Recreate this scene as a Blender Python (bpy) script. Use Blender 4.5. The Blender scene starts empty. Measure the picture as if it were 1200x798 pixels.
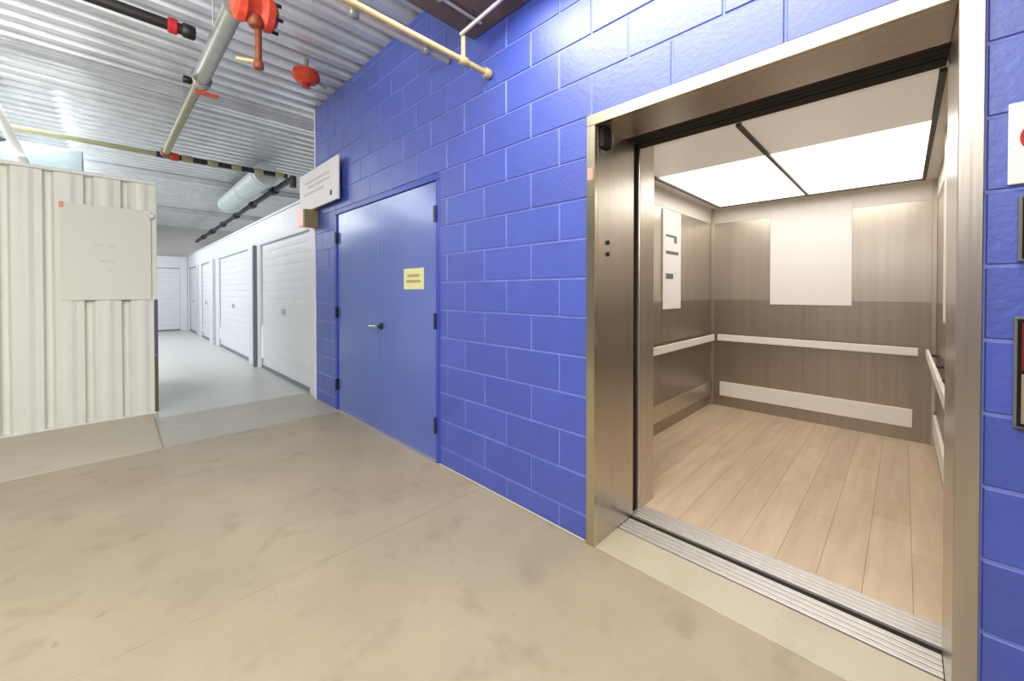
import bpy, bmesh, math, random
from mathutils import Vector, Matrix
random.seed(7)
SC = bpy.context.scene
COL = SC.collection

# ------------------------------------------------------------------ camera
CAM_H = 1.28
FPX = 462.0
YAW = math.atan2(465.0, 462.0)          # direction to the aisle's vanishing point is 45.2 deg left of the axis
cd = bpy.data.cameras.new('camera')
cam = bpy.data.objects.new('camera', cd)
COL.objects.link(cam)
cam.location = (0, 0, CAM_H)
PITCH = math.radians(0.6)
cam.rotation_euler = (math.pi/2 - PITCH, 0, -YAW)
cd.sensor_width = 36.0
cd.lens = 36.0*FPX/1200.0
cd.shift_y = -(57.0 - FPX*math.tan(PITCH))/1200.0
cd.clip_start = 0.02
SC.camera = cam

# ------------------------------------------------------------------ world, exposure, lights
w = bpy.data.worlds.new('world'); SC.world = w; w.use_nodes = True
w.node_tree.nodes['Background'].inputs[0].default_value = (0.9, 0.95, 1.0, 1)
w.node_tree.nodes['Background'].inputs[1].default_value = 1.0
SC.view_settings.view_transform = 'Standard'
SC.view_settings.look = 'None'
SC.view_settings.gamma = 1.0
SC.view_settings.use_curve_mapping = False
SC.view_settings.exposure = 0.1

def area(name, loc, rot, sx, sy, power, color=(1, 1, 1)):
    l = bpy.data.lights.new(name, 'AREA'); l.shape = 'RECTANGLE'
    l.size = sx; l.size_y = sy; l.energy = power; l.color = color
    o = bpy.data.objects.new(name, l); COL.objects.link(o)
    o.location = loc; o.rotation_euler = rot
    return o
PI = math.pi
WARM = (1.0, 0.93, 0.82)
COOL = (0.90, 0.95, 1.0)
area('hall_lamp', (-1.6, 0.6, 3.2), (0, 0, 0), 2.6, 3.4, 80, (1.0, 0.96, 0.90))          # main hall, down
area('hall_up_fill', (-1.8, 1.2, 2.3), (PI, 0, 0), 3.0, 4.0, 240, (0.97, 0.98, 1.0))  # unseen fill added to brighten the deck from below
area('side_up_fill', (0.2, 0.2, 2.55), (PI, 0, 0), 0.5, 1.6, 32, (1, 0.98, 0.95))  # added fill facing up, no fitting there
area('entrance_lamp', (1.22, 0.78, 2.91), (0, 0, 0), 0.55, 1.7, 37, (1.0, 0.97, 0.95))
area('front_fill', (-2.2, 0.4, 2.7), (math.radians(72), 0, math.radians(-14)), 2.4, 0.9, 100, (1.0, 0.99, 0.95))  # unseen fill added to brighten the partition
area('aisle_fill', (-1.2, 9.5, 2.95), (0, math.radians(-35), 0), 2.0, 6.0, 185, COOL)  # added fill, hidden behind the partition to brighten the aisle
area('aisle_fill_far', (0.2, 14.0, 3.3), (0, 0, 0), 1.2, 3.0, 80, COOL)  # second added fill, for the far aisle
area('aisle_up_fill', (-1.5, 8.5, 2.7), (PI, 0, 0), 2.5, 4.0, 50, COOL)  # added upward fill for the aisle ceiling

# ------------------------------------------------------------------ materials
def srgb(r, g, b):
    f = lambda c: (c/255/12.92) if c/255 <= 0.04045 else ((c/255+0.055)/1.055)**2.4
    return (f(r), f(g), f(b), 1)

def mat(name, col, rough=0.5, metal=0.0, noise=0.0, nscale=8.0, col2=None, bump=0.0, bscale=60.0,
        emit=0.0, stretch=None, spec=0.5, coat=0.0, rnd=0.0, crough=0.15):
    m = bpy.data.materials.new(name); m.use_nodes = True
    nt = m.node_tree; N = nt.nodes; L = nt.links
    b = N['Principled BSDF']
    b.inputs['Base Color'].default_value = col
    b.inputs['Roughness'].default_value = rough
    b.inputs['Metallic'].default_value = metal
    b.inputs['Specular IOR Level'].default_value = spec
    b.inputs['Coat Weight'].default_value = coat
    b.inputs['Coat Roughness'].default_value = crough
    geo = N.new('ShaderNodeNewGeometry')
    mp = N.new('ShaderNodeMapping'); L.new(geo.outputs['Position'], mp.inputs['Vector'])
    if stretch: mp.inputs['Scale'].default_value = stretch
    src = None
    if noise > 0:
        n = N.new('ShaderNodeTexNoise'); n.inputs['Scale'].default_value = nscale
        n.inputs['Detail'].default_value = 6; n.inputs['Roughness'].default_value = 0.6
        L.new(mp.outputs[0], n.inputs['Vector'])
        r = N.new('ShaderNodeMapRange'); r.inputs[1].default_value = 0.3; r.inputs[2].default_value = 0.7
        L.new(n.outputs['Fac'], r.inputs[0])
        mx = N.new('ShaderNodeMix'); mx.data_type = 'RGBA'
        mx.inputs[6].default_value = col
        c2 = col2 if col2 else tuple(c*(1-noise) for c in col[:3])+(1,)
        mx.inputs[7].default_value = c2
        L.new(r.outputs[0], mx.inputs[0])
        src = mx.outputs[2]
    if rnd > 0:                                   # each piece a little lighter or darker
        oi = N.new('ShaderNodeObjectInfo')
        rr = N.new('ShaderNodeMapRange'); rr.inputs[3].default_value = 1-rnd; rr.inputs[4].default_value = 1+rnd
        L.new(oi.outputs['Random'], rr.inputs[0])
        hs = N.new('ShaderNodeHueSaturation')
        L.new(rr.outputs[0], hs.inputs['Value'])
        if src: L.new(src, hs.inputs['Color'])
        else: hs.inputs['Color'].default_value = col
        src = hs.outputs[0]
    if src: L.new(src, b.inputs['Base Color'])
    if bump > 0:
        n2 = N.new('ShaderNodeTexNoise'); n2.inputs['Scale'].default_value = bscale
        n2.inputs['Detail'].default_value = 4
        L.new(mp.outputs[0], n2.inputs['Vector'])
        bp = N.new('ShaderNodeBump'); bp.inputs['Strength'].default_value = bump
        bp.inputs['Distance'].default_value = 0.004
        L.new(n2.outputs['Fac'], bp.inputs['Height']); L.new(bp.outputs[0], b.inputs['Normal'])
    if emit > 0:
        b.inputs['Emission Color'].default_value = col
        b.inputs['Emission Strength'].default_value = emit
    return m

def floor_mat(name, c1, c2, c3, rough=0.42):
    m = mat(name, c1, rough, 0, 0.2, 1.3, c2, 0.15, 90)
    nt = m.node_tree; N = nt.nodes; L = nt.links
    b = N['Principled BSDF']
    base = b.inputs['Base Color'].links[0].from_socket
    geo = N.new('ShaderNodeNewGeometry')
    n = N.new('ShaderNodeTexNoise'); n.inputs['Scale'].default_value = 5.5; n.inputs['Detail'].default_value = 8
    L.new(geo.outputs['Position'], n.inputs['Vector'])
    r = N.new('ShaderNodeMapRange'); r.inputs[1].default_value = 0.56; r.inputs[2].default_value = 0.78; r.inputs[4].default_value = 0.75
    L.new(n.outputs['Fac'], r.inputs[0])
    mx = N.new('ShaderNodeMix'); mx.data_type = 'RGBA'; mx.inputs[7].default_value = c3
    L.new(r.outputs[0], mx.inputs[0]); L.new(base, mx.inputs[6])
    # small dark stains
    v = N.new('ShaderNodeTexNoise'); v.inputs['Scale'].default_value = 14; v.inputs['Detail'].default_value = 2
    L.new(geo.outputs['Position'], v.inputs['Vector'])
    r2 = N.new('ShaderNodeMapRange'); r2.inputs[1].default_value = 0.70; r2.inputs[2].default_value = 0.80; r2.inputs[4].default_value = 0.5
    L.new(v.outputs['Fac'], r2.inputs[0])
    mx2 = N.new('ShaderNodeMix'); mx2.data_type = 'RGBA'; mx2.inputs[7].default_value = srgb(110, 96, 76)
    L.new(r2.outputs[0], mx2.inputs[0]); L.new(mx.outputs[2], mx2.inputs[6])
    L.new(mx2.outputs[2], b.inputs['Base Color'])
    return m

M = {}
M['concrete'] = floor_mat('concrete', srgb(170, 156, 130), srgb(152, 139, 114), srgb(136, 123, 98))
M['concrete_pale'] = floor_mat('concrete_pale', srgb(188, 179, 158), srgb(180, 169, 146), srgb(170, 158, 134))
M['concrete_lit'] = floor_mat('concrete_lit', srgb(196, 196, 190), srgb(188, 190, 184), srgb(178, 178, 170), 0.35)  # aisle lighting put into the slab colour
M['concrete_half_lit'] = floor_mat('concrete_half_lit', srgb(178, 172, 156), srgb(166, 160, 144), srgb(156, 150, 134))  # halfway tone towards the lit aisle colour
M['joint'] = mat('joint_filler', srgb(136, 124, 100), 0.9)
M['blue'] = mat('blue_paint', srgb(56, 80, 177), 0.45, 0, 0.12, 6, srgb(50, 72, 171), 0.5, 45, rnd=0.06, spec=1.0, coat=0.8, crough=0.52)
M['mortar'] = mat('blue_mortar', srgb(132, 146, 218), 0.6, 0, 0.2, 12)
M['blue_door'] = mat('blue_door_paint', srgb(84, 108, 186), 0.28, 0, 0.06, 3, srgb(78, 100, 182), spec=0.9, coat=0.5)
M['blue_frame'] = mat('blue_frame_paint', srgb(52, 70, 172), 0.35)
M['steel'] = mat('brushed_steel', srgb(205, 196, 184), 0.32, 1.0, 0.12, 30, None, 0.1, 60, stretch=(1, 1, 0.03))
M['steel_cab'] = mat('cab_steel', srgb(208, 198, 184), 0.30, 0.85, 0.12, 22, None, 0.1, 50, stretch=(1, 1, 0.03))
M['steel_reflection'] = mat('cab_steel_lower', srgb(172, 160, 146), 0.36, 0.8, 0.15, 22, None, 0.1, 50, stretch=(1, 1, 0.03))  # darker copy: reflection on the lower cab walls put into the colour
M['frame_pale'] = mat('pale_steel', srgb(205, 196, 168), 0.24, 0.95, 0.1, 10)
M['alu'] = mat('sill_aluminium', srgb(205, 200, 196), 0.35, 0.6, 0.12, 30)
M['black'] = mat('black_void', srgb(28, 22, 20), 0.8)
M['white'] = mat('white_paint', srgb(236, 234, 228), 0.5, 0, 0.04, 3)
M['cabwhite'] = mat('cab_white', srgb(238, 232, 224), 0.45)
M['locker'] = mat('locker_white', srgb(232, 234, 238), 0.4, 0, 0.04, 3, spec=0.5)
M['cream'] = mat('cream_sheet', srgb(232, 232, 220), 0.42, 0, 0.04, 4)
M['placard'] = mat('placard', srgb(228, 227, 212), 0.6, 0, 0.02, 4)
M['deck'] = mat('galvanised_deck', srgb(218, 220, 222), 0.3, 0.35, 0.15, 5, srgb(196, 198, 200))
M['galv'] = mat('galvanised_pipe', srgb(176, 178, 168), 0.35, 0.6, 0.2, 8)
M['yellow_pipe'] = mat('tan_pipe', srgb(214, 190, 138), 0.4, 0.1, 0.25, 18)
M['olive_pipe'] = mat('olive_pipe', srgb(158, 154, 116), 0.45, 0.2, 0.2, 12)
M['rod'] = mat('grey_rod', srgb(190, 186, 180), 0.4, 0.4)
M['soffit'] = mat('brown_soffit', srgb(112, 94, 88), 0.6, 0, 0.3, 9, srgb(88, 74, 70), 0.2, 40)
M['orange'] = mat('orange_paint', srgb(232, 84, 44), 0.4, 0, 0.25, 20, srgb(180, 54, 34))
M['rust'] = mat('rust_pipe', srgb(150, 78, 42), 0.5, 0.2, 0.3, 20)
M['red'] = mat('red', srgb(176, 26, 34), 0.45)
M['pink'] = mat('pink', srgb(240, 150, 140), 0.5)
M['blackpipe'] = mat('black_pipe', srgb(26, 22, 22), 0.45)
M['duct'] = mat('duct', srgb(196, 204, 204), 0.45, 0.2, 0.1, 4)
M['duct_dark'] = mat('duct_blue_grey', srgb(150, 164, 166), 0.5, 0.2, 0.2, 4)  # plain blue-grey colour for duct and cable
M['wood'] = mat('wood_plank', srgb(206, 187, 160), 0.45, 0, 0.3, 14, srgb(188, 164, 134), 0.1, 40, stretch=(0.12, 1, 1), rnd=0.07)
M['lamp_on'] = mat('lamp_on', (1, 0.98, 0.93, 1), 0.4, emit=3.1)
M['diffuser_glow'] = mat('diffuser_glow', srgb(222, 214, 204), 0.4, emit=0.28)  # slight glow added to lift the front diffusers
M['dark_trim'] = mat('dark_trim', srgb(70, 62, 54), 0.5, 0.3)
M['hinge'] = mat('hinge', srgb(58, 60, 70), 0.4, 0.6)
M['chrome'] = mat('satin_chrome', srgb(225, 222, 214), 0.25, 0.9)
M['yellow'] = mat('yellow_sign', srgb(222, 224, 158), 0.5)
M['ink'] = mat('brown_ink', srgb(178, 160, 120), 0.6)
M['ink_grey'] = mat('grey_ink', srgb(206, 204, 208), 0.6)
M['ink_faint'] = mat('faint_ink', srgb(218, 215, 203), 0.6)
M['ink_dark'] = mat('dark_ink', srgb(110, 106, 108), 0.6)
M['sign_white'] = mat('sign_white', srgb(238, 234, 232), 0.5)
M['dotblue'] = mat('dot_blue', srgb(58, 52, 168), 0.5)
M['olive'] = mat('olive_case', srgb(132, 124, 84), 0.5)
M['exit_pink'] = mat('lit_pink', srgb(246, 176, 168), 0.5, emit=0.5)
M['signred'] = mat('sign_red', srgb(190, 16, 22), 0.5)
M['panel_black'] = mat('panel_black', srgb(22, 24, 20), 0.25)
M['panel_rim'] = mat('panel_rim', srgb(126, 128, 124), 0.35, 0.6)
M['panel_red'] = mat('panel_red', srgb(120, 22, 26), 0.4)
M['panel_beige'] = mat('panel_beige', srgb(172, 150, 134), 0.4, 0.3)
M['purple_edge'] = mat('purple_edge', srgb(92, 84, 120), 0.5)
M['door_guard'] = mat('dark_guard', srgb(96, 84, 60), 0.5)
M['seal_pale'] = mat('pale_seal', srgb(196, 200, 208), 0.5)
M['seal'] = mat('grey_seal', srgb(128, 132, 138), 0.6)
M['track'] = mat('track_grey', srgb(120, 126, 134), 0.5, 0.3)
M['plaster_mauve'] = mat('plaster_mauve', srgb(132, 116, 138), 0.7)
M['plaster'] = mat('plaster', srgb(212, 210, 204), 0.7, 0, 0.05, 2)

# ------------------------------------------------------------------ mesh helpers
class MB:
    def __init__(s): s.v = []; s.f = []
    def box(s, x0, x1, y0, y1, z0, z1):
        b = len(s.v)
        s.v += [(x0,y0,z0),(x1,y0,z0),(x1,y1,z0),(x0,y1,z0),(x0,y0,z1),(x1,y0,z1),(x1,y1,z1),(x0,y1,z1)]
        s.f += [tuple(b+i for i in q) for q in ((0,3,2,1),(4,5,6,7),(0,1,5,4),(1,2,6,5),(2,3,7,6),(3,0,4,7))]
        return s
    def tube(s, a, c, r, n=16, r2=None, caps=True):
        a = Vector(a); c = Vector(c); r2 = r if r2 is None else r2
        d = (c-a).normalized()
        u = d.orthogonal().normalized(); v = d.cross(u)
        b = len(s.v)
        for p, rr in ((a, r), (c, r2)):
            for i in range(n):
                t = 2*PI*i/n
                s.v.append(tuple(p + u*rr*math.cos(t) + v*rr*math.sin(t)))
        for i in range(n):
            j = (i+1) % n
            s.f.append((b+i, b+j, b+n+j, b+n+i))
        if caps:
            s.f.append(tuple(b+i for i in reversed(range(n)))); s.f.append(tuple(b+n+i for i in range(n)))
        return s
    def lathe(s, a, d, prof, n=24):
        """profile = list of (t along d, radius)"""
        a = Vector(a); d = Vector(d).normalized(); u = d.orthogonal().normalized(); v = d.cross(u)
        b = len(s.v)
        for t, r in prof:
            for i in range(n):
                q = 2*PI*i/n
                s.v.append(tuple(a + d*t + u*r*math.cos(q) + v*r*math.sin(q)))
        for k in range(len(prof)-1):
            for i in range(n):
                j = (i+1) % n
                s.f.append((b+k*n+i, b+k*n+j, b+(k+1)*n+j, b+(k+1)*n+i))
        s.f.append(tuple(b+i for i in reversed(range(n))))
        s.f.append(tuple(b+(len(prof)-1)*n+i for i in range(n)))
        return s
    def prism(s, prof, axis, a0, a1):
        """closed 2D profile swept along axis. axis x: prof=(y,z); y: (x,z); z: (x,y)"""
        b = len(s.v); n = len(prof)
        for a in (a0, a1):
            for p in prof:
                s.v.append({'x': (a, p[0], p[1]), 'y': (p[0], a, p[1]), 'z': (p[0], p[1], a)}[axis])
        for i in range(n):
            j = (i+1) % n
            s.f.append((b+i, b+j, b+n+j, b+n+i))
        s.f.append(tuple(b+i for i in reversed(range(n)))); s.f.append(tuple(b+n+i for i in range(n)))
        return s
    def mesh(s, name, bevel=0.0, smooth=False, seg=2):
        me = bpy.data.meshes.new(name); me.from_pydata(s.v, [], s.f); me.update()
        bm = bmesh.new(); bm.from_mesh(me)
        bmesh.ops.recalc_face_normals(bm, faces=bm.faces)
        if bevel > 0:
            es = [e for e in bm.edges if len(e.link_faces) == 2 and e.calc_face_angle(0) > 0.6]
            bmesh.ops.bevel(bm, geom=es, offset=bevel, segments=seg, affect='EDGES', profile=0.6)
        if smooth:
            for f in bm.faces: f.smooth = len(f.verts) == 4
            for e in bm.edges:
                if len(e.link_faces) == 2 and e.calc_face_angle(0) > 0.7: e.smooth = False
        bm.to_mesh(me); bm.free()
        return me
    def build(s, name, m, parent=None, bevel=0.0, smooth=False, seg=2):
        me = s.mesh(name, bevel, smooth, seg); me.materials.append(M[m])
        return link(name, me, parent)

def link(name, me, parent=None, loc=None):
    o = bpy.data.objects.new(name, me); COL.objects.link(o)
    if parent is not None:
        o.parent = parent
        pw = parent.location.copy(); g = parent.parent
        while g is not None: pw += g.location; g = g.parent
        o.location = (Vector(loc) if loc else Vector((0,0,0))) - pw       # meshes are written in world coordinates
    elif loc: o.location = loc
    return o
def tag(o, label, cat, group=None):
    o['label'] = label; o['category'] = cat
    if group: o['group'] = group
    return o
def thing(name, loc, label, cat, group=None):
    o = bpy.data.objects.new(name, None); COL.objects.link(o); o.location = loc; o.empty_display_size = 0.1
    return tag(o, label, cat, group)
def struct(o):
    o['kind'] = 'structure'; return o
def B(*a): return MB().box(*a)

WX = 1.69          # face of the blue block wall
ZD = 3.45          # underside of the steel deck
YC = 4.98          # end of the blue wall

# ------------------------------------------------------------------ floor
fl = struct(B(-6, 2.02, -5, 17.2, -0.12, -0.012).build('floor', 'joint'))
def slab(x0, x1, y0, y1, m):
    g = 0.0015
    return B(x0+g, x1-g, y0+g, y1-g, -0.012, 0).build('slab', m, fl, bevel=0.002, seg=1)
for (y0, y1) in ((-5, -2.6), (-2.6, 1.95), (1.95, 4.3)):
    for (x0, x1) in ((-6, -2.9), (-2.9, 1.69)):
        slab(x0, x1, y0, y1, 'concrete')
slab(-6, -2.9, 4.3, 9, 'concrete'); slab(-2.9, 0.27, 4.3, 9, 'concrete_pale')  # paler slab tone stands for daylight on the floor
slab(0.27, 1.9, 4.3, 5.35, 'concrete_half_lit'); slab(0.27, 1.9, 5.35, 6.6, 'concrete_lit')  # brighter grey tones paint the corridor light onto the aisle slabs
slab(0.27, 1.9, 6.6, 11.5, 'concrete_lit'); slab(0.27, 1.9, 11.5, 17.2, 'concrete_lit')
slab(-2.9, 0.27, 9, 17.2, 'concrete_lit'); slab(-6, -2.9, 9, 17.2, 'concrete_lit')
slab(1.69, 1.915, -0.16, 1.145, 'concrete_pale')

# ------------------------------------------------------------------ ceiling deck
ce = struct(B(-6, 5, -5, 17.2, ZD+0.08, ZD+0.14).build('ceiling', 'deck'))
def deck_mesh():
    mb = MB(); P = 0.2; n = 4
    top = []; 
    for k in range(n):
        y = k*P
        top += [(y, 0.0), (y+0.085, 0.0), (y+0.11, 0.07), (y+0.175, 0.07)]
    top.append((n*P-0.002, 0.0))
    prof = top + [(y, z+0.004) for y, z in reversed(top)]
    mb.prism(prof, 'x', -6, 5)
    me = mb.mesh('deck_sheet'); me.materials.append(M['deck']); return me
dm = deck_mesh()
y = -5.0
while y < 17.1:
    link('deck_sheet', dm, ce, (0, y, ZD)); y += 0.8

# roof joists across the hall
def beam(yc, z0, label, mk='deck'):
    t = thing('roof_beam', (1.0, yc, z0), label, 'beam')
    B(-6, 5, yc-0.035, yc+0.035, z0, z0+0.014).build('bottom_flange', mk, t, bevel=0.002, seg=1)
    B(-6, 5, yc-0.006, yc+0.006, z0+0.014, ZD-0.014).build('web', mk, t)
    B(-6, 5, yc-0.035, yc+0.035, ZD-0.014, ZD-0.001).build('top_flange', mk, t)
beam(5.5, 3.36, 'pale steel roof beam crossing under the deck just beyond the blue wall corner')
beam(9.6, 3.34, 'pale steel roof beam farther down over the white aisle')
beam(13.4, 3.34, 'farthest pale steel roof beam, deep in the aisle')

# brown soffit over the elevator side
so = struct(B(0.75, WX-0.004, -5, 2.04, 2.95, ZD-0.004).build('trim_1', 'soffit', bevel=0.004, seg=1))

# ------------------------------------------------------------------ blue block wall
DY0, DY1 = 2.43, 4.40        # double door frame, outer
EY0, EY1 = -0.155, 1.14      # elevator frame, outer
FH = 2.164
XB = WX+0.005
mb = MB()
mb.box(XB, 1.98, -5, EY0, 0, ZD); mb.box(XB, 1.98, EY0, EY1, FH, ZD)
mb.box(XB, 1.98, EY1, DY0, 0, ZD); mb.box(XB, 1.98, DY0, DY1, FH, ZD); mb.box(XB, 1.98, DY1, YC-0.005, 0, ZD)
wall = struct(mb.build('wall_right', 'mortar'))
cache = {}
def block(y0, y1, z0, z1):
    key = (round(y1-y0, 3), round(z1-z0, 3))
    if key not in cache:
        me = B(-0.0, 0.05, 0, key[0], 0, key[1]).mesh('block', 0.003, seg=1); me.materials.append(M['blue']); cache[key] = me
    link('block', cache[key], wall, (WX+random.uniform(-0.001, 0.0012), y0, z0))
G = 0.008; BL = 0.4064; CH = 0.2032
rows = [(0.0, 0.132)] + [(0.132+k*CH, 0.132+(k+1)*CH) for k in range(17)]
for r, (z0, z1) in enumerate(rows):
    z1 = min(z1, ZD-0.002)
    if z1-z0 < 0.03: continue
    off = 0.0 if r % 2 else BL/2
    y = YC - off
    edges = [YC]
    yy = YC-(BL/2 if r % 2 else BL)
    while yy > -1.2: edges.append(yy); yy -= BL
    for a, b in zip(edges[1:], edges[:-1]):
        segs = [(a, b)]
        if z0 < FH-0.01:
            for (o0, o1) in ((DY0, DY1), (EY0, EY1)):
                ns = []
                for (p, q) in segs:
                    if q <= o0 or p >= o1: ns.append((p, q)); continue
                    if p < o0: ns.append((p, o0))
                    if q > o1: ns.append((o1, q))
                segs = ns
        for (p, q) in segs:
            if q-p > 0.025: block(p+G/2, q-G/2, z0+G/2, z1-G/2)

struct(B(WX-0.012, WX-0.0015, EY1+0.002, DY0-0.001, 0, 0.012).build('trim_5', 'concrete_pale', bevel=0.003, seg=1))
# rest of the enclosing room (behind and beside the camera)
struct(B(-6.1, -6.0, -5, 17.2, 0, ZD).build('wall_left', 'plaster_mauve'))
struct(B(-6.1, 5.1, -5.1, -5.0, 0, ZD).build('wall_back', 'plaster'))
struct(B(-6.1, 5.1, 17.2, 17.3, 0, ZD).build('wall_front', 'plaster'))
struct(B(5.0, 5.1, -5.0, 17.2, 0, ZD).build('wall_far_right', 'plaster'))

# ------------------------------------------------------------------ blue double door
d1 = struct(bpy.data.objects.new('door_1', None)); COL.objects.link(d1); d1.location = (WX, 3.41, 0)
fr = MB(); fx = WX-0.0025
fr.box(fx, WX+0.12, DY0+0.001, DY0+0.05, 0, FH-0.051); fr.box(fx, WX+0.12, DY1-0.05, DY1-0.001, 0, FH-0.051)
fr.box(fx, WX+0.12, DY0+0.001, DY1-0.001, FH-0.05, FH-0.001)
fr.build('door_frame', 'blue_frame', d1, bevel=0.003, seg=1)
YS = 3.425
leaves = []
for (a, b) in ((DY0+0.053, YS-0.002), (YS+0.002, DY1-0.053)):
    lf = B(WX+0.012, WX+0.057, a, b, 0.012, FH-0.054).build('door_leaf', 'blue_door', d1, bevel=0.002, seg=1)
    leaves.append(lf)
B(WX-0.02, WX+0.10, DY0+0.05, DY1-0.05, 0.0, 0.01).build('threshold', 'alu', d1)
for yh, lf in ((DY0+0.050, leaves[0]), (DY1-0.050, leaves[1])):
    for z in (0.28, 1.06, 1.86):
        h = MB().tube((WX-0.008, yh, z-0.06), (WX-0.008, yh, z+0.06), 0.013, 10)
        h.box(WX+0.004, WX+0.0115, yh-0.022, yh+0.022, z-0.055, z+0.055)
        h.build('hinge', 'hinge', lf, smooth=True)
ly = YS-0.065; lz = 0.97
h = MB().lathe((WX+0.012, ly, lz), (-1, 0, 0), [(0, 0.034), (0.008, 0.034), (0.012, 0.026), (0.02, 0.013), (0.055, 0.012)])
h.build('handle_rose', 'hinge', leaves[0], smooth=True)
h = MB().tube((WX-0.043, ly+0.015, lz), (WX-0.048, ly-0.02, lz), 0.012, 12).tube((WX-0.045, ly, lz), (WX-0.05, ly+0.12, lz-0.004), 0.012, 12, 0.009)
h.build('lever_handle', 'chrome', leaves[0], smooth=True)

# yellow sign on the door
ys = B(WX+0.008, WX+0.0118, 2.66, 2.96, 1.30, 1.47).build('door_sign', 'yellow', bevel=0.0015, seg=1)
tag(ys, 'small pale yellow sign with faded brown lines on the blue double door', 'sign')
for k, (a, b) in enumerate(((2.72, 2.90), (2.70, 2.92))):
    B(WX+0.006, WX+0.0079, a, b, 1.40-0.045*k, 1.422-0.045*k).build('print_line', 'ink', ys)

# ------------------------------------------------------------------ overhead white sign at wall end, lit box below it
sg = thing('overhead_sign', (WX-0.07, 4.6, 2.2), 'long white sign with faint grey print and a blue dot, over the wall end', 'sign')
SX = WX-0.075
B(SX, SX+0.02, 4.12, 5.30, 2.24, 2.69).build('sign_board', 'sign_white', sg, bevel=0.003, seg=1)
B(SX+0.02, WX-0.002, 4.3, 4.36, 2.4, 2.5).build('bracket', 'rod', sg)
B(SX+0.02, WX-0.002, 4.8, 4.86, 2.4, 2.5).build('bracket', 'rod', sg)
for (a, b, z) in ((4.34, 5.1, 2.55), (4.34, 5.0, 2.49), (4.5, 5.15, 2.42)):
    B(SX-0.002, SX, a, b, z, z+0.025).build('print_line', 'ink_grey', sg)
MB().tube((SX, 4.30, 2.33), (SX-0.003, 4.30, 2.33), 0.03, 20).build('blue_dot', 'dotblue', sg)
eb = thing('alarm_box', (WX-0.1, 4.97, 2.0), 'small pink lit box in an olive case under the white overhead sign', 'alarm')
B(WX-0.155, WX-0.002, 4.88, 4.94, 2.03, 2.235).build('case', 'olive', eb, bevel=0.004, seg=1)
B(WX-0.155, WX-0.02, 4.94, 5.15, 2.05, 2.235).build('lit_face', 'exit_pink', eb, bevel=0.004, seg=1)

# ------------------------------------------------------------------ white corner trim and the aisle storage units
struct(B(WX-0.012, WX+0.3, YC, YC+0.05, 0, 2.46).build('trim_2', 'locker', bevel=0.003, seg=1))
struct(B(WX-0.002, WX+0.14, YC-0.004, YC+0.03, 2.46, ZD-0.002).build('trim_3', 'white', bevel=0.003, seg=1))
def rollup(parent, along, c, a0, a1, z1, face=-1):
    """roll-up door slats: horizontal corrugated slats in a bay; along='y' -> plane x=c, along='x' -> plane y=c"""
    n = 16; hgt = (z1-0.05)/n
    curtain = None
    for k in range(n):
        z0 = 0.05+k*hgt
        pr = [(0, 0.002), (-0.001, 0.004), (-0.003, hgt*0.5), (-0.001, hgt-0.004), (0, hgt-0.002), (0.01, hgt-0.002), (0.01, 0.002)]
        if along == 'y': mb = MB().prism([(c+p[0], z0+p[1]) for p in pr], 'y', a0, a1)
        else: mb = MB().prism([(c+p[0], z0+p[1]) for p in pr], 'x', a0, a1)
        mb.build('door_slat', 'locker', parent)
def unit(y0, y1, dy0, dy1, label, mull=True, trk='seal_pale'):
    t = thing('storage_unit', (WX, (y0+y1)/2, 0), label, 'storage unit', 'white storage units along the aisle')
    X = WX+0.015
    B(X, X+0.03, y0+0.001, dy0-0.001, 0, 2.44).build('side_panel', 'locker', t, bevel=0.003, seg=1)
    B(X, X+0.03, dy1+0.001, y1-0.001, 0, 2.44).build('side_panel', 'locker', t, bevel=0.003, seg=1)
    B(X, X+0.03, dy0, dy1, 2.06, 2.44).build('header_panel', 'locker', t, bevel=0.003, seg=1)
    rollup(t, 'y', X+0.045, dy0, dy1, 2.058)
    B(X+0.03, X+0.07, dy0, dy1, 0.0, 0.05).build('bottom_bar', 'seal', t, bevel=0.002, seg=1)
    if mull: B(X-0.05, X-0.001, y0-0.12, y0-0.04, 0, 2.07).build('door_track', trk, t, bevel=0.002, seg=1)
    B(X+0.012, X+0.034, (dy0+dy1)/2-0.05, (dy0+dy1)/2+0.05, 0.95, 1.03).build('latch', 'chrome', t, bevel=0.003, seg=1)
unit(YC+0.05, 7.95, 5.25, 7.65, 'white storage unit with roll-up door, nearest the blue wall', False)
unit(7.95, 11.9, 8.45, 11.4, 'white storage unit with roll-up door, second from the blue wall', trk='track')
unit(11.9, 14.6, 12.7, 14.1, 'white storage unit with roll-up door, third from the blue wall')
unit(14.6, 17.1, 15.0, 16.7, 'white storage unit with roll-up door, fourth and last before the aisle end')
rt = struct(B(WX+0.0, WX+0.06, YC+0.05, 17.1, 2.442, 2.475).build('trim_4', 'locker', bevel=0.004, seg=1))
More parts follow.
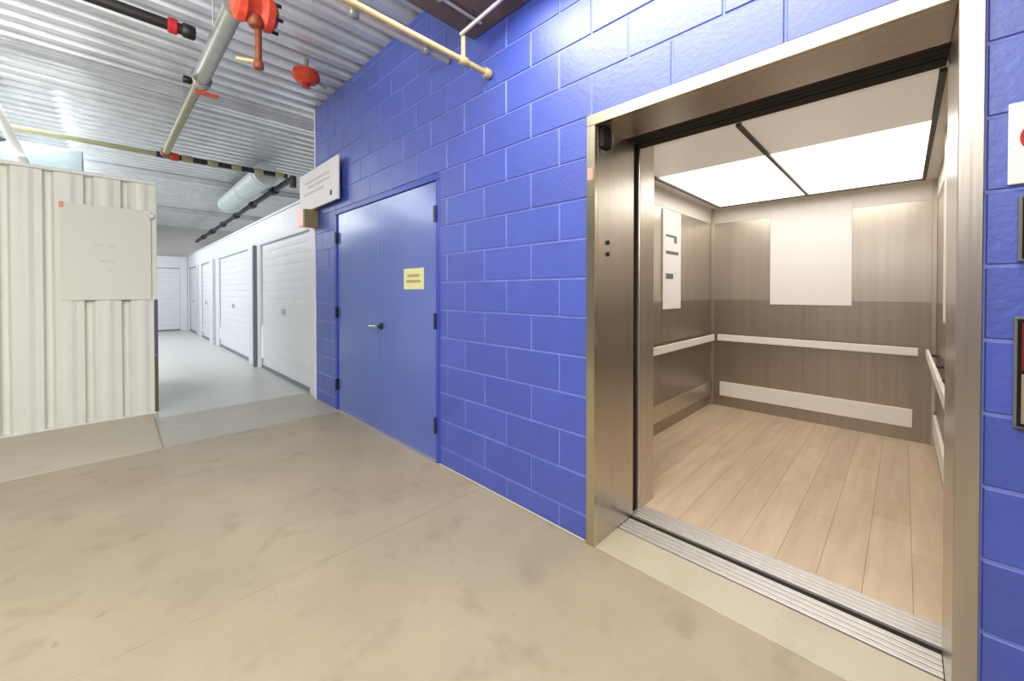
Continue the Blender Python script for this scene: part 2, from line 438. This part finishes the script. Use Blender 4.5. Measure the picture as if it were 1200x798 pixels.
# units closing the far end of the aisle
def end_unit(x0, x1, label):
    t = thing('storage_unit', ((x0+x1)/2, 17.0, 0), label, 'storage unit', 'white storage units along the aisle')
    B(x0+0.001, x0+0.18, 17.0, 17.03, 0, 2.44).build('side_panel', 'locker', t, bevel=0.003, seg=1)
    B(x1-0.18, x1-0.001, 17.0, 17.03, 0, 2.44).build('side_panel', 'locker', t, bevel=0.003, seg=1)
    B(x0+0.18, x1-0.18, 17.0, 17.03, 2.06, 2.44).build('header_panel', 'locker', t, bevel=0.003, seg=1)
    hg = 2.0/14
    for k in range(14):
        B(x0+0.182, x1-0.182, 17.035+0.004*(k % 2), 17.06, 0.05+k*hg, 0.05+(k+1)*hg-0.004).build('door_slat', 'locker', t)
    B(x0+0.182, x1-0.182, 17.03, 17.065, 0.0, 0.048).build('bottom_bar', 'seal', t)
end_unit(0.25, 1.70, 'white storage unit closing the far end of the aisle')
end_unit(-1.3, 0.24, 'white storage unit at the aisle end, half hidden by the cream partition')

# ------------------------------------------------------------------ cream corrugated partition on the left
PY = 5.60; P = 0.255; XE = 0.30
pt = thing('corrugated_partition', (-1.0, PY, 0), 'cream corrugated steel partition standing left of the aisle', 'partition')
def cpanel():
    pr = [(0, 0.0), (0.010, 0.045), (0.048, 0.045), (0.072, 0.0), (0.110, 0.0), (0.150, -0.011), (0.172, -0.011), (0.205, 0.0), (0.2545, 0.0)]
    prof = pr + [(x, y+0.003) for x, y in reversed(pr)]
    me = MB().prism(prof, 'z', 0.01, 2.40).mesh('panel'); me.materials.append(M['cream']); return me
cm = cpanel()
x = XE-0.03-P
x = 0.045
while x > -4.2:
    link('panel', cm, pt, (x, PY, 0)); x -= P
B(-4.2, XE+0.01, PY-0.03, PY+0.05, 2.40, 2.43).build('top_cap', 'white', pt, bevel=0.004, seg=1)
B(-4.2, XE, PY-0.005, PY+0.034, 0.0, 0.012).build('bottom_track', 'white', pt)
B(XE-0.012, XE+0.012, PY-0.018, PY+0.06, 0.0, 2.40).build('end_post', 'cream', pt, bevel=0.003, seg=1)
B(XE-0.014, XE+0.016, PY-0.026, PY-0.0185, 0.62, 1.20).build('edge_guard', 'purple_edge', pt)
B(XE-0.014, XE+0.016, PY-0.026, PY-0.0185, 0.02, 0.615).build('edge_guard', 'door_guard', pt)
B(XE-0.03, XE, PY+0.06, 7.6, 0.0, 2.40).build('side_wall', 'cream', pt)
B(-4.2, -4.17, PY+0.06, 7.6, 0.0, 2.40).build('side_wall', 'cream', pt)
B(-4.2, XE, 7.6, 7.63, 0.0, 2.40).build('rear_wall', 'cream', pt)
MB().lathe((XE-0.03, PY-0.02, 2.07), (0, -1, 0), [(0, 0.03), (0.015, 0.03), (0.03, 0.02)], 16).build('round_cap', 'white', pt, smooth=True)
pl = B(-0.355, 0.268, PY-0.018, PY-0.0125, 1.20, 2.12).build('placard', 'placard', bevel=0.002, seg=1)
tag(pl, 'large blank beige placard mounted on the cream corrugated partition', 'placard')
for (a, b, z) in ((-0.14, -0.08, 1.72), (-0.05, 0.01, 1.72), (-0.1, 0.0, 1.57), (-0.05, -0.01, 1.48)):
    B(a, b, PY-0.0188, PY-0.018, z, z+0.025).build('faint_mark', 'ink_faint', pl)
B(-0.365, -0.335, PY-0.022, PY-0.0185, 2.07, 2.125).build('red_tag', 'pink', pl, bevel=0.002, seg=1)

# ------------------------------------------------------------------ elevator entrance
FX = WX-0.012
en = thing('elevator_entrance', (WX, 0.49, 0), 'brushed steel elevator door surround set in the blue block wall', 'elevator door frame')
IY0, IY1 = EY0+0.050, EY1-0.05     # clear opening
HZ = FH-0.056
XJ = 2.08                          # depth of the jamb
B(FX, FX+0.03, IY1, EY1-0.001, 0, HZ).build('jamb_face', 'frame_pale', en, bevel=0.002, seg=1)
B(FX, FX+0.03, EY0+0.001, IY0, 0, HZ).build('jamb_face', 'steel', en, bevel=0.002, seg=1)
B(FX, FX+0.03, EY0+0.001, EY1-0.001, HZ, FH-0.001).build('head_face', 'frame_pale', en, bevel=0.002, seg=1)
B(FX+0.03, XJ, IY1+0.001, IY1+0.03, 0, HZ+0.03).build('jamb_return', 'steel', en, bevel=0.002, seg=1)
B(FX+0.03, XJ, IY0-0.03, IY0-0.001, 0, HZ+0.03).build('jamb_return', 'steel', en, bevel=0.002, seg=1)
B(FX+0.03, 1.96, IY0, IY1, HZ+0.001, HZ+0.03).build('head_soffit', 'steel', en, bevel=0.002, seg=1)
gap = MB().box(1.955, 2.185, IY0-0.1, IY1+0.1, HZ+0.06, HZ+0.09)
gap.box(XJ+0.002, XJ+0.07, IY1+0.02, IY1+0.04, 0, HZ+0.06)
gap.box(XJ+0.002, XJ+0.05, IY0-0.04, IY0-0.02, 0, HZ+0.06)
struct(gap.build('shaft_gap_shade', 'black'))  # black sheets put in for the dark of the shaft gap
# black bars added to carry the dark band across the head gap
B(1.965, 1.998, IY0, IY1, HZ+0.004, HZ+0.058).build('gap_shade_bar', 'black', en)
B(2.004, 2.038, IY0, IY1, HZ+0.004, HZ+0.058).build('gap_shade_bar', 'black', en)
B(2.044, 2.078, IY0, IY1, HZ+0.004, HZ+0.058).build('gap_shade_bar', 'black', en)
B(XJ-0.36, XJ-0.28, IY1-0.022, IY1, HZ-0.10, HZ-0.0).build('latch_bracket', 'black', en, bevel=0.003, seg=1)
B(XJ-0.28, XJ-0.27, IY1-0.028, IY1, HZ-0.10, HZ-0.02).build('bracket_plate', 'chrome', en)
for z in (1.535, 1.475):
    MB().lathe((1.80, IY1, z), (0, -1, 0), [(0, 0.012), (0.006, 0.012), (0.008, 0.006)], 14).build('sensor_eye', 'black', en, smooth=True)
B(FX-0.001, FX, IY1+0.012, EY1-0.008, 1.84, 1.90).build('red_sticker', 'pink', en)
# hall sill with grooves
def sill(parent, x0, x1, name, y0, y1):
    n = 4; wd = (x1-x0)/n
    for k in range(n):
        B(x0+k*wd+0.002, x0+(k+1)*wd-0.004, y0, y1, -0.010, 0.004).build('sill_rail', 'alu', parent, bevel=0.001, seg=1)
hs = B(1.916, 2.045, IY0, IY1, -0.05, -0.011).build('hall_sill', 'dark_trim', en)
sill(hs, 1.918, 2.042, 'sill', IY0+0.001, IY1-0.001)

# ------------------------------------------------------------------ elevator cab
CX0, CX1, CY0, CY1, CZ = 2.086, 4.80, -0.195, 1.56, 2.215
cab = thing('elevator_cab', (3.4, 0.7, 0), 'open elevator cab lined with brushed steel, wood floor and lit ceiling', 'elevator')
cf = B(CX0, CX1, CY0, CY1, -0.08, -0.012).build('cab_floor', 'dark_trim', cab)
cs = cf
for k in range(5):
    B(2.087+k*0.0275, 2.087+k*0.0275+0.023, IY0-0.04, IY1+0.04, -0.011, 0.003).build('sill_rail', 'alu', cf, bevel=0.001, seg=1)
px0 = 2.226
random.seed(3)
yy = CY0+0.003; wpl = 0.155; k = 0
while yy < CY1-0.01:
    y1 = min(yy+wpl, CY1)
    xs = [px0] + sorted([px0+(0.5+0.9*((k*0.37) % 1)), px0+1.2+0.95*((k*0.61+0.2) % 1)]) + [CX1]
    for a, b in zip(xs[:-1], xs[1:]):
        if b-a > 0.05: B(a+0.0004, b-0.0004, yy+0.0004, y1-0.0004, -0.011, 0.0).build('floor_plank', 'wood', cf, bevel=0.0008, seg=1)
    yy += wpl; k += 1
# walls: steel sheets, the lower darkened for a reflection, white band on top
ZB = 1.19; ZW = 2.05
def cabwall(x0, x1, y0, y1, nm):
    return B(x0, x1, y0, y1, 0.0, CZ+0.03)
wr = B(CX1+0.006, CX1+0.03, CY0, CY1, 0, CZ+0.03).build('rear_wall', 'dark_trim', cab)
wl = B(CX0+0.06, CX1, CY1+0.006, CY1+0.03, 0, CZ+0.03).build('side_wall', 'dark_trim', cab)
wrr = B(CX0+0.06, CX1, CY0-0.03, CY0-0.006, 0, CZ+0.03).build('side_wall', 'dark_trim', cab)
for (a, b) in ((CY0, 0.70), (0.70, CY1)):
    B(CX1, CX1+0.006, a+0.001, b-0.001, 0.0, ZB-0.001).build('steel_sheet', 'steel_reflection', wr)
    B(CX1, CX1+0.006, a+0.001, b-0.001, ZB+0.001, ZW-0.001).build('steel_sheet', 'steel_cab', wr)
    B(CX1-0.004, CX1+0.006, a+0.001, b-0.001, ZW, CZ).build('upper_band', 'cabwhite', wr)
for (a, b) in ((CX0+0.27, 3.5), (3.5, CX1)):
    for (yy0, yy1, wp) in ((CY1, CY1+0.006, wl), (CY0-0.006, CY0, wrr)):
        B(a+0.001, b-0.001, yy0, yy1, 0.0, ZB-0.001).build('steel_sheet', 'steel_reflection', wp)
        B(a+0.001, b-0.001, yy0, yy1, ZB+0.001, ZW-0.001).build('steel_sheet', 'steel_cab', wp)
        B(a+0.001, b-0.001, yy0-(0.004 if wp is wl else 0), yy1+(0.004 if wp is wrr else 0), ZW, CZ).build('upper_band', 'cabwhite', wp)
# front returns
B(2.155, 2.34, IY1+0.002, CY1, 0.0, CZ).build('front_return', 'steel_cab', cab, bevel=0.006)
B(2.135, 2.34, CY0, IY0-0.04, 0.0, CZ).build('front_return', 'steel_cab', cab, bevel=0.006)
B(2.19, 2.24, IY0-0.04, IY1, HZ+0.03, CZ).build('cab_header', 'cabwhite', cab, bevel=0.003)
B(2.09, 2.165, IY0, IY1, HZ+0.004, HZ+0.058).build('gap_shade_cab', 'black', cab)  # same added darkening on the cab side of the gap
# ceiling: frame and four light panels
cc = B(2.24, CX1, CY0, CY1, CZ, CZ+0.03).build('cab_ceiling', 'cabwhite', cab)
LX = (2.42, 3.10, 4.62); LY = (-0.11, 0.65, 1.42)
fm = MB()
for yv in LY: fm.box(LX[0]-0.012, LX[2]+0.012, yv-0.011, yv+0.011, CZ-0.03, CZ-0.0005)
for xv in (LX[2],): fm.box(xv-0.012, xv+0.012, LY[0], LY[2], CZ-0.029, CZ-0.0006)
fm.build('light_frame', 'dark_trim', cc)
for i in range(2):
    for j in range(2):
        B(LX[i]+0.013, LX[i+1]-(0.004 if i == 0 else 0.013), LY[j]+0.012, LY[j+1]-0.012, CZ-0.016, CZ-0.001).build('light_panel', 'lamp_on' if i else 'diffuser_glow', cc)
# handrails, bumper rails
def rail_y(x, y0, y1, z):
    r = B(x-0.018, x, y0, y1, z-0.035, z+0.035).build('handrail', 'cabwhite', cab, bevel=0.006)
    for t in (0.06, 0.35, 0.65, 0.94):
        yq = y0+(y1-y0)*t
        MB().tube((x, yq, z), (CX1, yq, z), 0.012, 10).build('rail_bracket', 'dark_trim', r)
def rail_x(yin, ywall, x0, x1, z, n=4):
    a, b = sorted((yin, yin+(0.018 if ywall < yin else -0.018)))
    r = B(x0, x1, a, b, z-0.035, z+0.035).build('handrail', 'cabwhite', cab, bevel=0.006)
    for k in range(n):
        xq = x0+(x1-x0)*(0.06+0.88*k/(n-1))
        MB().tube((xq, yin, z), (xq, ywall, z), 0.012, 10).build('rail_bracket', 'dark_trim', r)
rail_y(CX1-0.06, -0.09, 1.47, 0.775)
rail_x(CY1-0.06, CY1, 2.55, 4.68, 0.775)
rail_x(CY0+0.045, CY0, 2.55, 4.68, 0.775)
B(CX1-0.025, CX1, -0.06, 1.46, 0.12, 0.275).build('bumper_rail', 'cabwhite', cab, bevel=0.005)
B(2.5, 4.72, CY1-0.02, CY1, 0.12, 0.275).build('bumper_rail', 'steel_cab', cab, bevel=0.005)
B(2.5, 4.72, CY0, CY0+0.02, 0.12, 0.275).build('bumper_rail', 'cabwhite', cab, bevel=0.005)
for k in range(14):                                  # vent slots along the right toe kick
    B(2.62+k*0.145, 2.69+k*0.145, CY0, CY0+0.006, 0.02, 0.05).build('vent_slot', 'black', cab)
B(CX1-0.03, CX1, CY0, CY0+0.03, 0, CZ).build('corner_strip', 'steel_cab', cab, bevel=0.003, seg=1)
B(CX1-0.03, CX1, CY1-0.03, CY1, 0, CZ).build('corner_strip', 'steel_cab', cab, bevel=0.003, seg=1)
# white strip standing for light reflected off trim on the right wall
B(3.25, 3.45, CY0, CY0+0.03, 1.1, CZ).build('glint_strip', 'cabwhite', cab, bevel=0.003, seg=1)

np_ = B(CX1-0.012, CX1-0.0005, 0.34, 0.985, 1.15, 2.13).build('wall_placard', 'sign_white', bevel=0.002, seg=1)
tag(np_, 'large blank white placard on the rear wall of the elevator cab', 'placard')
nt_ = B(3.50, 3.90, CY1-0.012, CY1-0.0005, 1.12, 2.04).build('notice', 'sign_white', bevel=0.002, seg=1)
tag(nt_, 'tall white notice with dark marks on the left wall of the elevator cab', 'notice')
for (x0, x1, z, h) in ((3.56, 3.80, 1.79, 0.02), (3.74, 3.80, 1.74, 0.05), (3.56, 3.84, 1.63, 0.03), (3.56, 3.72, 1.40, 0.05)):
    B(x0, x1, CY1-0.0135, CY1-0.012, z, z+h).build('print_mark', 'ink_dark', nt_)

# ------------------------------------------------------------------ right-hand signs and panels
t = thing('prohibition_sign', (WX, -0.28, 1.57), 'white sign with a red and white prohibition disc, right of the elevator', 'sign')
B(WX-0.008, WX-0.0015, -0.37, -0.195, 1.565, 1.78).build('sign_plate', 'sign_white', t, bevel=0.002, seg=1)
MB().tube((WX-0.008, -0.262, 1.685), (WX-0.0095, -0.262, 1.685), 0.048, 32).build('red_disc', 'signred', t)
B(WX-0.0105, WX-0.0095, -0.298, -0.226, 1.674, 1.697).build('white_bar', 'sign_white', t)
t = thing('indicator_panel', (WX, -0.28, 1.36), 'black indicator panel with a grey rim, between the red disc sign and call panel', 'panel')
B(WX-0.015, WX-0.0015, -0.36, -0.213, 1.36, 1.535).build('rim', 'panel_rim', t, bevel=0.002, seg=1)
B(WX-0.017, WX-0.015, -0.354, -0.219, 1.367, 1.528).build('screen', 'panel_black', t)
t = thing('call_panel', (WX, -0.28, 0.92), 'dark rimmed call panel, red above beige, lowest right of the elevator', 'panel')
B(WX-0.02, WX-0.0015, -0.37, -0.208, 0.92, 1.215).build('rim', 'panel_rim', t, bevel=0.003, seg=1)
B(WX-0.0215, WX-0.02, -0.364, -0.213, 0.927, 1.208).build('backplate', 'panel_black', t)
B(WX-0.023, WX-0.0215, -0.358, -0.220, 1.075, 1.20).build('red_plate', 'panel_red', t)
B(WX-0.023, WX-0.0215, -0.358, -0.220, 0.935, 1.065).build('button_plate', 'panel_beige', t)
for z in (0.97, 1.03):
    MB().lathe((WX-0.023, -0.29, z), (-1, 0, 0), [(0, 0.014), (0.004, 0.014), (0.006, 0.010)], 20).build('button', 'chrome', t, smooth=True)

# ------------------------------------------------------------------ pipes and services under the deck
def coupling(mb, c, axis, r, w):
    c = Vector(c); a = Vector(axis).normalized()
    mb.lathe(c-a*w/2, a, [(0, r*0.8), (w*0.15, r), (w*0.85, r), (w, r*0.8)], 20)
# tan pipe that ends on the blue wall
t = thing('tan_pipe', (0.2, 1.87, 2.65), 'thin tan pipe running across and ending against the blue wall', 'pipe')
MB().tube((-3.0, 1.87, 2.655), (WX-0.02, 1.87, 2.655), 0.018, 14).build('pipe_run', 'yellow_pipe', t, smooth=True)
cp = MB(); coupling(cp, (WX-0.03, 1.87, 2.655), (1, 0, 0), 0.03, 0.05); cp.build('end_cap', 'yellow_pipe', t, smooth=True)
cp = MB(); coupling(cp, (1.47, 1.87, 2.655), (1, 0, 0), 0.026, 0.06); cp.build('tee_fitting', 'yellow_pipe', t, smooth=True)
MB().tube((1.47, 1.87, 2.67), (1.47, 1.87, 2.80), 0.014, 12).build('riser', 'yellow_pipe', t, smooth=True)
t = thing('hanger_rod', (1.5, 1.87, 2.8), 'thin slanting grey rod from the tan pipe up to the brown soffit', 'rod')
MB().tube((1.45, 1.87, 2.80), (1.56, 1.55, 2.949), 0.012, 10).build('rod', 'rod', t, smooth=True)
B(1.52, 1.60, 1.50, 1.60, 2.935, 2.949).build('anchor_plate', 'rust', t)
t = thing('soffit_conduit', (1.0, 1.83, 2.92), 'thin grey conduit fixed along the underside of the brown soffit', 'conduit')
MB().tube((0.76, 1.86, 2.935), (1.60, 1.86, 2.935), 0.010, 10).build('conduit_run', 'rod', t, smooth=True)
for xx in (0.95, 1.3): B(xx-0.012, xx+0.012, 1.84, 1.88, 2.922, 2.949).build('clip', 'rod', t)
t = thing('white_conduit', (0.0, 2.31, 2.91), 'pale conduit beside the tan pipe, ending at the top of the blue wall', 'conduit')
MB().tube((-3.0, 2.31, 2.92), (WX-0.01, 2.31, 2.92), 0.022, 14).build('pipe_run', 'rod', t, smooth=True)
for xx in (-1.0, 0.2, 1.0, 1.5):
    cp = MB(); coupling(cp, (xx, 2.31, 2.92), (1, 0, 0), 0.03, 0.05); cp.build('coupling', 'galv', t, smooth=True)
# black pipe, top left
t = thing('black_pipe', (-1.5, 3.8, 3.2), 'thick black pipe across the ceiling, ending beside the galvanised main', 'pipe')
MB().tube((-4.0, 3.86, 3.22), (0.44, 3.8, 3.22), 0.038, 18).build('pipe_run', 'blackpipe', t, smooth=True)
cp = MB(); coupling(cp, (0.40, 3.8, 3.22), (1, 0, 0), 0.05, 0.08); cp.build('end_coupling', 'blackpipe', t, smooth=True)
cp = MB(); coupling(cp, (0.31, 3.8, 3.22), (1, 0, 0), 0.053, 0.06); cp.build('red_band', 'red', t, smooth=True)
# galvanised main running away down the hall
t = thing('galvanised_main', (0.53, 5.0, 3.1), 'grey and olive pipe running away down the hall under the deck', 'pipe')
MB().tube((0.55, 3.05, 3.1), (0.53, 4.3, 3.1), 0.058, 20).build('pipe_thick', 'galv', t, smooth=True)
MB().tube((0.53, 4.3, 3.1), (0.48, 6.85, 3.1), 0.038, 18).build('pipe_thin', 'olive_pipe', t, smooth=True)
cp = MB(); coupling(cp, (0.53, 4.3, 3.1), (0, 1, 0), 0.078, 0.09); cp.build('coupling', 'galv', t, smooth=True)
cp = MB(); coupling(cp, (0.48, 6.85, 3.1), (0, 1, 0), 0.055, 0.1); cp.build('end_coupling', 'rust', t, smooth=True)
B(0.50, 0.66, 4.34, 4.40, 3.01, 3.03).build('orange_strap', 'orange', t, bevel=0.004, seg=1)
cp = MB(); coupling(cp, (0.44, 4.28, 3.06), (1, 0, 0), 0.03, 0.06); cp.build('black_plug', 'blackpipe', t, smooth=True)
for yy in (3.6, 5.4):
    MB().tube((0.52, yy, 3.12), (0.52, yy, ZD), 0.006, 8).build('hanger', 'rod', t)
# orange valve with drop pipe
t = thing('orange_valve', (0.62, 2.95, 2.8), 'orange-red valve head with a rusty drop pipe at the top of the picture', 'valve')
MB().lathe((0.52, 2.93, 3.07), (1, 0.05, 0), [(0, 0.06), (0.02, 0.095), (0.06, 0.10), (0.09, 0.075), (0.14, 0.075), (0.17, 0.105), (0.21, 0.10), (0.24, 0.06)], 24).build('valve_body', 'orange', t, smooth=True)
MB().lathe((0.64, 2.93, 2.96), (0, 0, 1), [(0, 0.035), (0.02, 0.05), (0.06, 0.05), (0.25, 0.04)], 20).build('valve_neck', 'rust', t, smooth=True)
MB().tube((0.66, 2.95, 2.96), (0.66, 2.95, 2.73), 0.019, 12).build('drop_pipe', 'rust', t, smooth=True)
cp = MB(); coupling(cp, (0.66, 2.95, 2.735), (0, 0, 1), 0.03, 0.05); cp.build('elbow', 'rust', t, smooth=True)
MB().tube((0.66, 2.95, 2.755), (0.55, 3.0, 2.755), 0.013, 12).build('side_pipe', 'yellow_pipe', t, smooth=True)
for a in range(4):
    q = a*PI/2+0.5
    MB().tube((0.72, 2.94+0.08*math.cos(q), 3.07+0.08*math.sin(q)), (0.78, 2.94+0.08*math.cos(q), 3.07+0.08*math.sin(q)), 0.012, 8).build('bolt', 'blackpipe', t)
# orange dome
t = thing('orange_alarm', (1.27, 3.97, 3.3), 'small orange dome fixture under the deck near the blue wall', 'alarm')
MB().lathe((1.27, 3.97, 3.35), (0, 0, -1), [(0, 0.05), (0.02, 0.11), (0.07, 0.12), (0.11, 0.09), (0.13, 0.04)], 24).build('dome', 'orange', t, smooth=True)
MB().tube((1.27, 3.97, 3.22), (1.27, 3.97, 3.19), 0.035, 14).build('lens', 'red', t, smooth=True)
MB().tube((1.27, 3.97, 3.34), (1.27, 3.97, ZD), 0.02, 12).build('stem', 'galv', t, smooth=True)
MB().tube((1.36, 3.97, 3.28), (1.46, 4.0, 3.26), 0.016, 10).build('cable_stub', 'duct_dark', t, smooth=True)
# cross pipe far left to above the units and its run down the aisle
t = thing('cross_pipe', (0.5, 7.05, 3.1), 'long dark pipe crossing behind the olive main above the partition', 'pipe')
MB().tube((-4.0, 7.1, 3.12), (0.4, 7.08, 3.12), 0.03, 14).build('pipe_run', 'olive_pipe', t, smooth=True)
MB().tube((0.4, 7.08, 3.12), (1.95, 7.0, 3.12), 0.038, 14).build('pipe_run', 'blackpipe', t, smooth=True)
for k in range(5):
    cp = MB(); coupling(cp, (0.72+k*0.28, 7.06-0.014*k, 3.12), (1, -0.05, 0), 0.046, 0.12); cp.build('pipe_band', 'olive_pipe', t, smooth=True)  # olive bands stand for the deck's broken reflection on the black pipe
cp = MB(); coupling(cp, (0.58, 7.07, 3.12), (1, 0, 0), 0.055, 0.1); cp.build('orange_coupling', 'orange', t, smooth=True)
t = thing('aisle_pipe', (2.0, 11.0, 3.0), 'black pipe running down the aisle above the white storage units', 'pipe')
MB().tube((2.02, 6.95, 3.10), (1.95, 16.9, 2.98), 0.045, 14).build('pipe_run', 'blackpipe', t, smooth=True)
MB().tube((2.02, 6.95, 3.13), (2.02, 6.95, 2.95), 0.05, 14).build('corner_fitting', 'dark_trim', t, smooth=True)
for k in range(6):
    cp = MB(); coupling(cp, (2.01-0.01*k, 8+k*1.5, 3.08-0.018*k), (0, 1, 0), 0.07, 0.22); cp.build('pipe_band', 'dark_trim' if k % 2 else 'blackpipe', t, smooth=True)
# pale round duct over the aisle
t = thing('round_duct', (1.5, 9.5, 3.1), 'pale round duct hanging over the aisle beside the black pipe', 'duct')
MB().tube((1.72, 7.25, 3.17), (1.72, 10.4, 3.17), 0.17, 28).build('duct_run', 'duct', t, smooth=True)
for k in range(3):
    cp = MB(); coupling(cp, (1.72, 7.4+k*1.3, 3.17), (0, 1, 0), 0.18, 0.05); cp.build('duct_band', 'duct', t, smooth=True)
# grey duct and brace at far left
t = thing('grey_duct', (-0.9, 8.3, 3.05), 'blue-grey round duct above the cream partition at far left', 'duct')
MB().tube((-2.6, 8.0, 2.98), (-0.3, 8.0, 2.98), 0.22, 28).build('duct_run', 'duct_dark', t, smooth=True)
cp = MB(); coupling(cp, (-1.0, 8.0, 2.98), (1, 0, 0), 0.235, 0.06); cp.build('duct_band', 'duct', t, smooth=True)
t = thing('diagonal_brace', (-0.75, 6.6, 3.0), 'white diagonal steel brace at the left edge above the partition', 'brace')
MB().tube((-0.93, 6.55, 3.42), (-0.62, 6.62, 2.50), 0.04, 14).build('brace_bar', 'white', t, smooth=True)
B(-1.03, -0.83, 6.47, 6.63, 3.42, ZD-0.001).build('gusset', 'deck', t)
